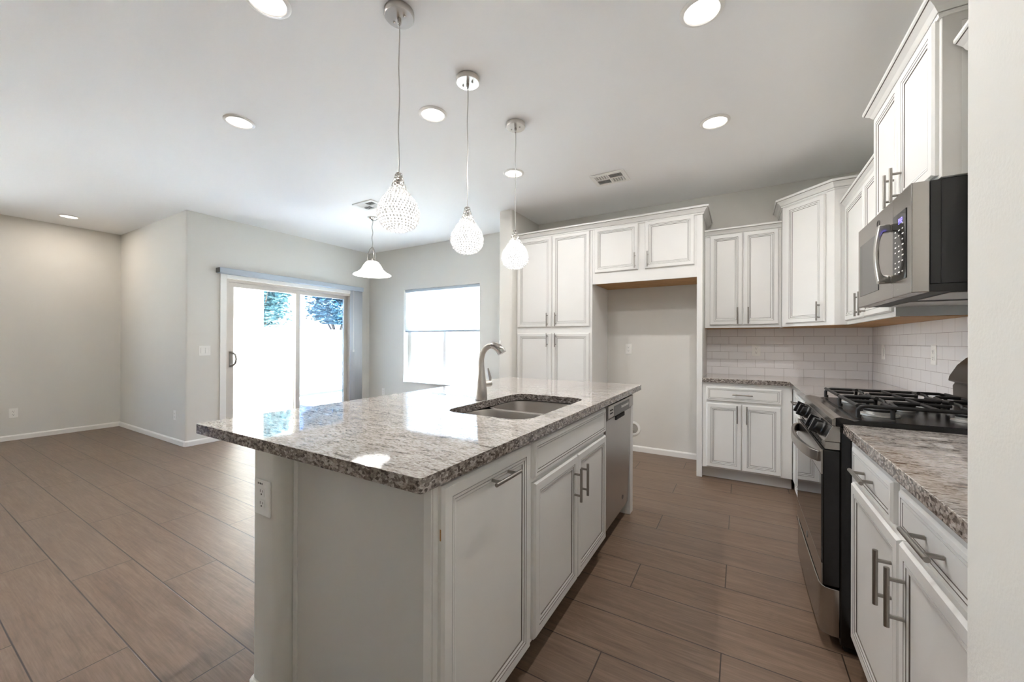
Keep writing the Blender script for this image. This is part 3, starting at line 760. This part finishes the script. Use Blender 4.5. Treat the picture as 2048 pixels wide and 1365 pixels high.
# ------------------------------------------------------------------ range
RY0, RY1 = 1.996, 2.748
rg = thing('gas_range', (.66, 2.372, 0), 'black and stainless steel gas range with cast iron grates', 'range')
mb = MB(); mb.box(.345, .985, RY0, RY1, .03, .900); mb.build('body', BLACK, rg, .004)
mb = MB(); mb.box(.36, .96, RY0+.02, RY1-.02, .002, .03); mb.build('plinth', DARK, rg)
mb = MB(); mb.prism([(.330, .903), (.985, .903), (.985, .934), (.40, .934), (.385, .929), (.362, .937), (.345, .938), (.330, .934)], RY0-.006, RY1+.006, 'y'); mb.build('cooktop', BLACK, rg, .003)
mb = MB(); mb.prism([(.318, .905), (.3295, .903), (.3295, .9345), (.345, .9385), (.383, .9300), (.383, .9325), (.345, .9415), (.326, .9375), (.318, .929)], RY0-.005, RY1+.005, 'y'); mb.build('front_trim', STEELH, rg, .001)
mb = MB(); mb.prism([(.345, .838), (.345, .902), (.320, .902), (.292, .838)][::-1], RY0, RY1, 'y'); cpn = mb.build('control_panel', STEELH, rg, .002)
kn = Vector((-.9165, 0, .40)).normalized()
for k, y in enumerate((2.095, 2.205, 2.535, 2.645)):
    c = Vector((.306, y, .870)); mb = MB()
    mb.lathe([(.031, 0), (.031, .007), (.026, .011), (.023, .031), (.018, .034), (.001, .034)], c, 22, kn)
    u = Vector((.40, 0, .9165)).normalized()
    q = [c+kn*.012+u*s_*.029+Vector((0, t*.008, 0)) for s_ in (-1, 1) for t in (-1, 1)]; q2 = [p+kn*.033 for p in q]
    mb.add(q+q2, [(0, 1, 3, 2), (4, 6, 7, 5), (0, 4, 5, 1), (1, 5, 7, 3), (3, 7, 6, 2), (2, 6, 4, 0)])
    kb = mb.build('knob', KNOBK, cpn, .002, smooth=40)
    mb = MB(); a0 = c+kn*.0455; mb.add([a0+u*.004+Vector((0, -.0012, 0)), a0+u*.022+Vector((0, -.0012, 0)), a0+u*.022+Vector((0, .0012, 0)), a0+u*.004+Vector((0, .0012, 0))], [(0, 1, 2, 3)])
    mb.build('pointer', PLATE, kb)
# vent strip above the door
mb = MB(); mb.box(.296, .345, RY0+.004, RY1-.004, .806, .836); vst = mb.build('vent_strip', STEELH, rg, .002)
for k in range(9):
    for r in range(2):
        mb = MB(); y = 2.10+.066*k; mb.box(.2945, .300, y-.024, y+.024, .811+.011*r, .817+.011*r); mb.build('vent_slot', DARK, vst)
mb = MB(); mb.box(.290, .345, RY0+.003, RY1-.003, .255, .803); od = mb.build('oven_door', BLACK, rg, .004)
mb = MB(); mb.box(.2848, .290, RY0+.003, RY1-.003, .345, .700); mb.build('door_glass', GLASSK, od, .001)
mb = MB(); mb.box(.2845, .290, RY0+.003, RY1-.003, .702, .803); mb.build('top_band', STEELH, od, .001)
mb = MB(); mb.box(.2845, .290, RY0+.003, RY1-.003, .256, .343); mb.build('bottom_band', STEELH, od, .001)
mb = MB(); mb.cyl((.2848, 2.372, .30), (.2825, 2.372, .30), .016, 22); mb.build('emblem', GREYP, od)
mb = MB(); n = 20; vs_ = []
for k in range(n+1):
    t = k/n; y = RY0+.045+(RY1-RY0-.09)*t; b = math.sin(PI*t)**.55 if 0 < t < 1 else 0
    xo = .278-.052*b
    vs_ += [(xo, y, .742), (xo+.016, y, .742), (xo+.016, y, .786), (xo, y, .786)]
fs = []
for k in range(n):
    for i in range(4): fs.append((k*4+i, k*4+(i+1) % 4, k*4+4+(i+1) % 4, k*4+4+i))
fs += [(3, 2, 1, 0), tuple(n*4+i for i in range(4))]
mb.add(vs_, [tuple(reversed(f)) for f in fs]); mb.build('door_handle', STEELH, od, .003, smooth=35)
mb = MB(); n = 12; pr = []
for k in range(n+1):
    t = k/n; pr.append((.322-.040*math.sin(PI*t*.5)**.6 if t < 1 else .282, 0))
arc = [(.330, RY0+.003), (.318, RY0+.0035), (.300, RY0+.010), (.288, RY0+.022), (.283, RY0+.045), (.281, RY0+.12), (.280, 2.372), (.281, RY1-.12), (.283, RY1-.045), (.288, RY1-.022), (.300, RY1-.010), (.318, RY1-.0035), (.330, RY1-.003)]
mb.prism([*arc, (.345, RY1-.003), (.345, RY0+.003)][::-1], .055, .246, 'z'); mb.build('drawer', STEELH, rg, .003, smooth=40)
mb = MB(); mb.prism([(.985, .938), (.905, .938), (.902, .96), (.900, 1.03), (.908, 1.045), (.884, 1.052), (.888, 1.075), (.915, 1.13), (.945, 1.165), (.968, 1.178), (.985, 1.18)][::-1], RY0+.004, RY1-.004, 'y')
mb.build('backguard', plain('dark stainless backguard', S(92, 86, 80), .35, .7), rg, .004, smooth=40)
for (x, y, r) in ((.50, 2.17, .052), (.50, 2.575, .046), (.76, 2.17, .042), (.76, 2.575, .048), (.63, 2.372, .036)):
    mb = MB(); z = .935
    mb.lathe([(r*1.25, 0), (r*1.22, .006), (r*.95, .008), (r*.95, .018), (r*.5, .019)], (x, y, z), 28); bu = mb.build('burner', ALU, rg, smooth=40)
    mb = MB(); mb.lathe([(r*.98, .0195), (r, .022), (r, .027), (r*.9, .031), (.001, .033)], (x, y, z), 28); mb.build('burner_cap', IRON, bu, smooth=40)
def grate(y0, y1, x0, x1):
    mb = MB(); zt, zb, r = .985, .940, .0072; ym = (y0+y1)/2
    R_ = lambda pts: mb.tube(pts, r, 8)
    def arch(a, b):                       # a bar that rises at both ends from the pan
        a, b = Vector(a), Vector(b); d = (b-a).normalized()*.022
        R_([(a.x, a.y, zb), (a.x, a.y, zt-.016), (*(a+d*.35).xy, zt-.004), (*(a+d).xy, zt), (*(b-d).xy, zt), (*(b-d*.35).xy, zt-.004), (b.x, b.y, zt-.016), (b.x, b.y, zb)])
    for y in (y0, y1): arch((x0, y, 0), (x1, y, 0))
    for x in (x0, (x0+x1)/2, x1): R_([(x, y0, zt), (x, y1, zt)])
    for cx in (x0*.75+x1*.25, x0*.25+x1*.75):
        for s_ in (-1, 1):
            arch((cx+s_*.012, ym+s_*.030, 0), (cx+s_*.012, y1 if s_ > 0 else y0, 0))
            R_([(cx+s_*.030, ym, zt), (cx+s_*(x1-x0)*.25, ym, zt)])
        R_([(cx, y0, zt), (cx, y0+.07, zt+.006)]); R_([(cx, y1, zt), (cx, y1-.07, zt+.006)])
    for x in (x0+.004, x1-.004):
        for y in (y0, y1): mb.cyl((x, y, .936), (x, y, .95), .008, 8)
    return mb.build('grate', IRON, rg, smooth=60)
grate(2.035, 2.365, .405, .865); grate(2.379, 2.709, .405, .865)

# ------------------------------------------------------------------ over-the-range microwave
mw = thing('microwave', (.77, 2.376, 1.43), 'stainless steel over-the-range microwave with black side', 'microwave')
MY0, MY1, MZ0, MZ1 = 2.000, 2.750, 1.424, 1.834
mb = MB(); mb.box(.600, .999, MY0+.004, MY1-.004, MZ0+.03, MZ1); mb.build('case', BLACKM, mw, .002)
mb = MB(); mb.box(.628, .630, MY0+.0025, MY0+.004, MZ0+.03, MZ1-.002); mb.build('case_seam', BLACK, mw)
mb = MB(); mb.prism([(.575, MZ0+.004), (.62, MZ0), (.999, MZ0), (.999, MZ0+.029), (.575, MZ0+.029)], MY0+.003, MY1-.003, 'y'); bt = mb.build('bottom_pan', BLACKM, mw, .002)
mb = MB(); mb.box(.66, .96, MY0+.03, MY0+.33, MZ0-.004, MZ0-.0005); mb.box(.66, .96, MY1-.33, MY1-.03, MZ0-.004, MZ0-.0005); mb.build('grease_filter', STEEL, bt, .001)
DY = 2.200
mb = MB(); mb.box(.549, .598, DY+.001, MY1, MZ0, MZ1); md = mb.build('door', STEELH, mw, .003)
mb = MB(); mb.box(.547, .549, 2.395, 2.708, 1.480, 1.745); mb.build('door_window', GLASSM, md, .001)
mb = MB(); mb.torus((.5482, 2.40, 1.785), .016, .0018, Vector((1, 0, 0)), 22, 6); mb.build('emblem', GREYP, md)
mb = MB(); hy0, hy1 = 2.212, 2.242; pr = []; n = 14
for k in range(n+1):
    t = k/n; z = 1.738-.250*t; pr.append((.507-.012*math.sin(PI*t), z))
mb.prism([*pr, (.549, 1.488), (.549, 1.520), (.523, 1.522), *[(.519-.012*math.sin(PI*k/10), 1.524+.178*k/10) for k in range(1, 10)], (.523, 1.704), (.549, 1.706), (.549, 1.738)], hy0, hy1, 'y')
mb.build('door_handle', CHROME, md, .004, smooth=35)
mb = MB(); mb.box(.549, .598, MY0, DY-.001, MZ0, MZ1); mf = mb.build('front_frame', STEELH, mw, .003)
mb = MB(); mb.box(.5468, .549, MY0+.048, DY-.004, 1.487, 1.757); mp = mb.build('control_panel', plain('glossy black control glass', S(22, 22, 24), .06), mw, .001)
mb = MB(); sg = MB()
def seg7(y, z, h, on):                     # y runs right to left seen from the kitchen
    w_ = h*.5; t = h*.12; x0, x1 = .5460, .5467
    P = dict(a=(0, w_, h-t, h), g=(0, w_, h/2-t/2, h/2+t/2), d=(0, w_, 0, t), f=(0, t, h/2, h), b=(w_-t, w_, h/2, h), e=(0, t, 0, h/2), c=(w_-t, w_, 0, h/2))
    for k in on: a, b, c, d = P[k]; sg.box(x0, x1, y-a, y-b, z+c, z+d)
seg7(2.128, 1.712, .020, 'abcdfg'); seg7(2.112, 1.712, .020, 'fgbc'); seg7(2.096, 1.712, .020, 'abged')
sg.box(.5460, .5467, 2.117, 2.115, 1.717, 1.719); sg.build('clock_display', DISPLAY, mp)
for r in range(9):
    for c in range(3):
        if (r*3+c) % 8 == 7: continue
        bw = .012+.006*((r+c) % 2); y = 2.170-.040*c; z = 1.685-.021*r
        mb = MB(); mb.box(.5463, .5468, y-bw, y, z, z+.0045); mb.build('key', PLATE, mp)

# ------------------------------------------------------------------ outlets, switches, plates
def plate_outlet(F, label, group, w_=.070, h_=.115, kind='duplex', name='outlet', mark=False):
    t = thing(name, F(0, 0, 0), label, 'outlet' if name == 'outlet' else 'switch', group)
    mb = MB(); fbox(mb, F, -w_/2, w_/2, -h_/2, h_/2, .0004, .006); pl = mb.build('cover_plate', PLATE, t, .002)
    if kind == 'duplex':
        for s_ in (-1, 1):
            mb = MB(); fbox(mb, F, -.0165, .0165, s_*.0195-.014, s_*.0195+.014, .006, .008); rc = mb.build('socket', PLATE, t, .003)
            mb = MB(); c = s_*.0195
            fbox(mb, F, -.0080, -.0058, c-.001, c+.008, .008, .0083); fbox(mb, F, .0055, .0075, c, c+.007, .008, .0083); fbox(mb, F, -.0028, .0028, c-.0095, c-.0045, .008, .0083)
            mb.build('slots', SLOT, rc)
    elif kind == 'rocker':
        n = max(1, int(w_/.046 - .5))
        for k in range(n):
            u = (k-(n-1)/2)*.046; mb = MB(); fbox(mb, F, u-.0165, u+.0165, -.033, .033, .006, .0095); mb.build('rocker', PLATE, t, .002)
            mb = MB(); fbox(mb, F, u-.0172, u-.0165, -.033, .033, .006, .0066); fbox(mb, F, u+.0165, u+.0172, -.033, .033, .006, .0066); mb.build('rocker_gap', SLOT, t)
    if mark:
        mb = MB()
        for k, wd in enumerate((.004, .003, .005, .003, .004)):
            u = -.026+.0062*k; fbox(mb, F, u, u+wd, .043, .049-(.001 if k % 2 else 0), .006, .0063)
        mb.build('tiny_print', SLOT, pl)
    return t
G = 'wall outlets'
plate_outlet(Fr((-1.373, PY0, .712), (0, -1, 0)), 'white duplex outlet on the end of the island half wall', G, .094, .118, mark=True)
plate_outlet(Fr((XL2, 1.008, .335), (1, 0, 0)), 'white duplex outlet low on the far left wall', G)
plate_outlet(Fr((-5.83, YJ, .341), (0, -1, 0)), 'white duplex outlet low on the narrow wall near the rounded corner', G)
plate_outlet(Fr((-5.191, YW, .385), (0, -1, 0)), 'white duplex outlet low on the nook wall left of the window', G)
plate_outlet(Fr((-3.93, YW, .42), (0, -1, 0)), 'white duplex outlet below the middle of the nook window', G)
plate_outlet(Fr((-1.101, YB, 1.160), (0, -1, 0)), 'white duplex outlet on the back wall of the empty fridge bay', G)
plate_outlet(Fr((.136, YB-.009, 1.160), (0, -1, 0)), 'white duplex outlet on the tiled splash above the rear counter', G)
plate_outlet(Fr((XR-.009, 3.255, 1.166), (-1, 0, 0)), 'white duplex outlet on the tiled splash beside the range backguard', G)
plate_outlet(Fr((XR-.009, 4.20, 1.163), (-1, 0, 0)), 'white switch plate on the tiled splash close to the kitchen corner', None, kind='rocker', name='wall_switch')
plate_outlet(Fr((XL1, 2.147, 1.116), (1, 0, 0)), 'white double rocker switch left of the sliding patio door', None, .118, .118, kind='rocker', name='wall_switch')
wb = thing('ice_maker_box', (-1.05, YB, .253), 'round white water supply box low in the empty fridge bay', 'water outlet')
ax = Vector((0, -1, 0))
mb = MB(); mb.lathe([(.056, 0.001), (.083, .001), (.083, .005), (.072, .010), (.060, .011), (.056, .006)], (-1.05, YB, .253), 36, ax, close=False); mb.build('ring', PLATE, wb, smooth=50)
mb = MB(); mb.lathe([(.056, .0012), (.0001, .0012)], (-1.05, YB, .253), 30, ax, close=False); mb.build('recess', plain('grey box recess', S(168, 164, 158), .6), wb)
mb = MB(); mb.cyl((-1.05, YB-.002, .235), (-1.05, YB-.020, .235), .011, 14); mb.build('valve', NICKEL, wb, smooth=True)

# ------------------------------------------------------------------ ceiling fittings
def area(name, loc, r, watt, parent, col=(1, .975, .945)):
    L = bpy.data.lights.new(name, 'AREA'); L.shape = 'DISK'; L.size = 2*r; L.energy = watt; L.color = col
    o = bpy.data.objects.new(name, L); COL.objects.link(o); o.parent = parent; o.location = Vector(loc)-parent_off(parent); return o
LP = [(-1.826, .936, 'round recessed ceiling light cut by the top edge, left of the front pendant'),
      (-.155, 1.967, 'round recessed ceiling light at the top of the picture above the walkway to the range'),
      (-3.000, 1.356, 'round recessed ceiling light over the open floor left of the island'),
      (-1.774, 1.963, 'round recessed ceiling light between the front and middle pendants'),
      (-.153, 3.005, 'round recessed ceiling light in front of the corner cabinet'),
      (-1.765, 3.017, 'round recessed ceiling light seen behind the cord of the rear pendant'),
      (-7.115, 1.344, 'round recessed ceiling light by the far left wall')]
def recessed(x, y, label):
    t = thing('recessed_light', (x, y, ZT), label, 'ceiling light', 'recessed ceiling lights')
    mb = MB(); mb.lathe([(.074, -.001), (.094, -.001), (.094, -.004), (.086, -.009), (.076, -.010), (.074, -.006)], (x, y, ZT), 40, close=False); mb.build('trim_ring', TRIM, t, smooth=50)
    mb = MB(); mb.lathe([(.0745, -.003), (.0001, -.003)], (x, y, ZT), 40, close=False); mb.build('lens', LENS, t)
    area('downlight', (x, y, ZT-.012), .030, DOWNLIGHT_W, t)
    return t
r0 = recessed(*LP[0])
for x, y, lb in LP[1:]:
    c = copy_tree(r0, (x-LP[0][0], y-LP[0][1], 0), lb)
    if x < -6:
        for ch in c.children:
            if ch.type == 'LIGHT': ch.data = ch.data.copy(); ch.data.energy = DOWNLIGHT_W*.55; ch.data.color = (1, .90, .78)

def pendant(x, y, label):
    t = thing('pendant_light', (x, y, ZT), label, 'pendant light', 'crystal pendants above the island')
    mb = MB(); mb.lathe([(.066, -.001), (.067, -.004), (.067, -.026), (.064, -.030), (.001, -.031)], (x, y, ZT), 36); cn = mb.build('canopy', NICKEL, t, smooth=40)
    for s_ in (-1, 1):
        mb = MB(); mb.lathe([(.005, -.030), (.005, -.036), (.001, -.039)], (x+s_*.033, y, ZT), 12); mb.build('screw', CHROME, cn, smooth=True)
    mb = MB(); mb.lathe([(.009, -.030), (.009, -.055), (.005, -.064), (.003, -.066)], (x, y, ZT), 14); mb.build('strain_relief', CHROME, cn, smooth=True)
    mb = MB(); zs = 2.012
    pts = [(x+.0016*math.sin(k*.9), y+.0016*math.cos(k*.7), ZT-.062-(ZT-.062-zs)*k/18) for k in range(19)]
    mb.tube(pts, .0030, 8); mb.build('cord', plain_cord, t, smooth=True)
    mb = MB(); mb.lathe([(.004, 0), (.009, -.004), (.010, -.030), (.014, -.036), (.014, -.06), (.001, -.062)], (x, y, zs+.002), 16); mb.build('socket', CHROME, t, smooth=True)
    # teardrop of beads on wire: bright inner body, beads and neck rings
    prof = [(.034, 1.934), (.046, 1.914), (.061, 1.894), (.075, 1.873), (.085, 1.850), (.0895, 1.826), (.0875, 1.804), (.077, 1.778), (.060, 1.760), (.036, 1.749), (.0001, 1.746)]
    mb = MB(); mb.lathe([(max(r-.013, .0001), z+(.006 if z < 1.83 else -.004)) for r, z in prof], (x, y, 0), 28, close=False); mb.build('glowing_core', GLOBE, t, smooth=60)
    mb = MB(); rnd = random.Random(3)
    for k in range(len(prof)-1):
        (r1, z1), (r2, z2) = prof[k], prof[k+1]
        for h in range(2):
            r = r1+(r2-r1)*h/2; z = z1+(z2-z1)*h/2; n = max(5, int(2*PI*r/.0150))
            for i in range(n):
                a = 2*PI*(i+.5*((2*k+h) % 2)+.25*rnd.random())/n; b = .0046+.0026*rnd.random(); q = r+.004*rnd.random()
                mb.ball((x+q*math.cos(a), y+q*math.sin(a), z), b, 6, 4)
    mb.build('crystal_beads', BEAD, t, smooth=60)
    mb = MB()
    for row, (r, z) in enumerate(((.013, 2.002), (.018, 1.987), (.023, 1.971), (.028, 1.954), (.034, 1.937), (.043, 1.920), (.054, 1.904))):
        n = 6+row
        for i in range(n):
            a = 2*PI*(i+.5*(row % 2))/n
            mb.torus((x+r*math.cos(a), y+r*math.sin(a), z), .0095, .0015, Vector((math.cos(a), math.sin(a), .3)), 12, 5)
    mb.build('wire_rings', CHROME, t, smooth=True)
    return t
plain_cord = plain('clear silver cord', S(188, 186, 182), .3, .4)
p0 = pendant(-1.359, 1.274, 'beaded teardrop pendant on a long cord, nearest of the three over the island')
copy_tree(p0, (0, .522, 0), 'beaded teardrop pendant in the middle of the three over the island')
copy_tree(p0, (.006, 1.065, 0), 'beaded teardrop pendant farthest of the three, in front of the pantry corner')

bp_ = thing('bell_pendant', (-3.903, 3.239, ZT), 'white bell shaped glass pendant hanging in the dining nook', 'pendant light')
x, y = -3.903, 3.239
mb = MB(); mb.lathe([(.060, -.001), (.060, -.012), (.040, -.028), (.012, -.036), (.001, -.037)], (x, y, ZT), 30); mb.build('canopy', CHROME, bp_, smooth=50)
mb = MB(); mb.tube([(x+.004*math.sin(k*1.3), y+.004*math.cos(k), ZT-.035-.34*k/14) for k in range(15)], .005, 8); mb.build('cord', plain_cord, bp_, smooth=True)
mb = MB()
for a in (0, 2.09, 4.19):
    mb.tube([(x, y, 2.40), (x+.03*math.cos(a), y+.03*math.sin(a), 2.36), (x+.055*math.cos(a), y+.055*math.sin(a), 2.29), (x+.058*math.cos(a), y+.058*math.sin(a), 2.22), (x+.035*math.cos(a), y+.035*math.sin(a), 2.235)], .005, 8)
mb.lathe([(.06, 2.205), (.06, 2.22), (.012, 2.235), (.012, 2.25)], (x, y, 0), 20); mb.build('wire_loops', CHROME, bp_, smooth=True)
mb = MB(); mb.lathe([(.050, 2.222), (.075, 2.206), (.105, 2.165), (.132, 2.115), (.164, 2.085), (.202, 2.066), (.224, 2.052), (.222, 2.046), (.199, 2.058), (.160, 2.077), (.127, 2.108), (.100, 2.158), (.070, 2.198), (.04, 2.214)], (x, y, 0), 44, close=False)
mb.build('bell_shade', BELLG, bp_, smooth=60)
mb = MB(); mb.ball((x, y, 2.12), .032, 14, 10); mb.build('bulb', emit('lit bulb', (1, .95, .86, 1), 14), bp_, smooth=True)

def vent(x0, x1, y0, y1, label):
    t = thing('ceiling_vent', ((x0+x1)/2, (y0+y1)/2, ZT), label, 'vent', 'ceiling air registers')
    f = .034; z0, z1 = ZT-.012, ZT-.001
    mb = MB(); mb.box(x0, x1, y0, y0+f, z0, z1); mb.box(x0, x1, y1-f, y1, z0, z1); mb.box(x0, x0+f, y0+f, y1-f, z0, z1); mb.box(x1-f, x1, y0+f, y1-f, z0, z1)
    xm, ym = (x0+x1)/2, (y0+y1)/2; mb.box(xm-.006, xm+.006, y0+f, y1-f, z0, z1); mb.box(x0+f, x1-f, ym-.006, ym+.006, z0, z1)
    mb.build('vent_frame', TRIM, t, .002)
    mb = MB(); mb.box(x0+f, x1-f, y0+f, y1-f, ZT-.0025, ZT-.001); mb.build('dark_throat', DARK, t)
    for qx in (0, 1):
        for qy in (0, 1):
            a0, a1 = (x0+f, xm-.006) if qx == 0 else (xm+.006, x1-f); b0, b1 = (y0+f, ym-.006) if qy == 0 else (ym+.006, y1-f)
            n = 5; mb = MB()
            for k in range(n):
                c = (k+.5)/n
                if (qx+qy) % 2 == 0:
                    xx = a0+(a1-a0)*c; mb.prism([(xx-.009, z0), (xx-.007, z0), (xx+.004, z1-.002), (xx+.002, z1-.002)], b0, b1, 'y')
                else:
                    yy = b0+(b1-b0)*c; mb.prism([(yy-.009, z0), (yy-.007, z0), (yy+.004, z1-.002), (yy+.002, z1-.002)], a0, a1, 'x')
            mb.build('louver_bank', TRIM, t)
    return t
vent(-1.197, -.884, 3.420, 3.672, 'white square ceiling register in front of the fridge bay')
vent(-3.719, -3.405, 2.806, 3.036, 'white square ceiling register behind the nearest beaded pendant')
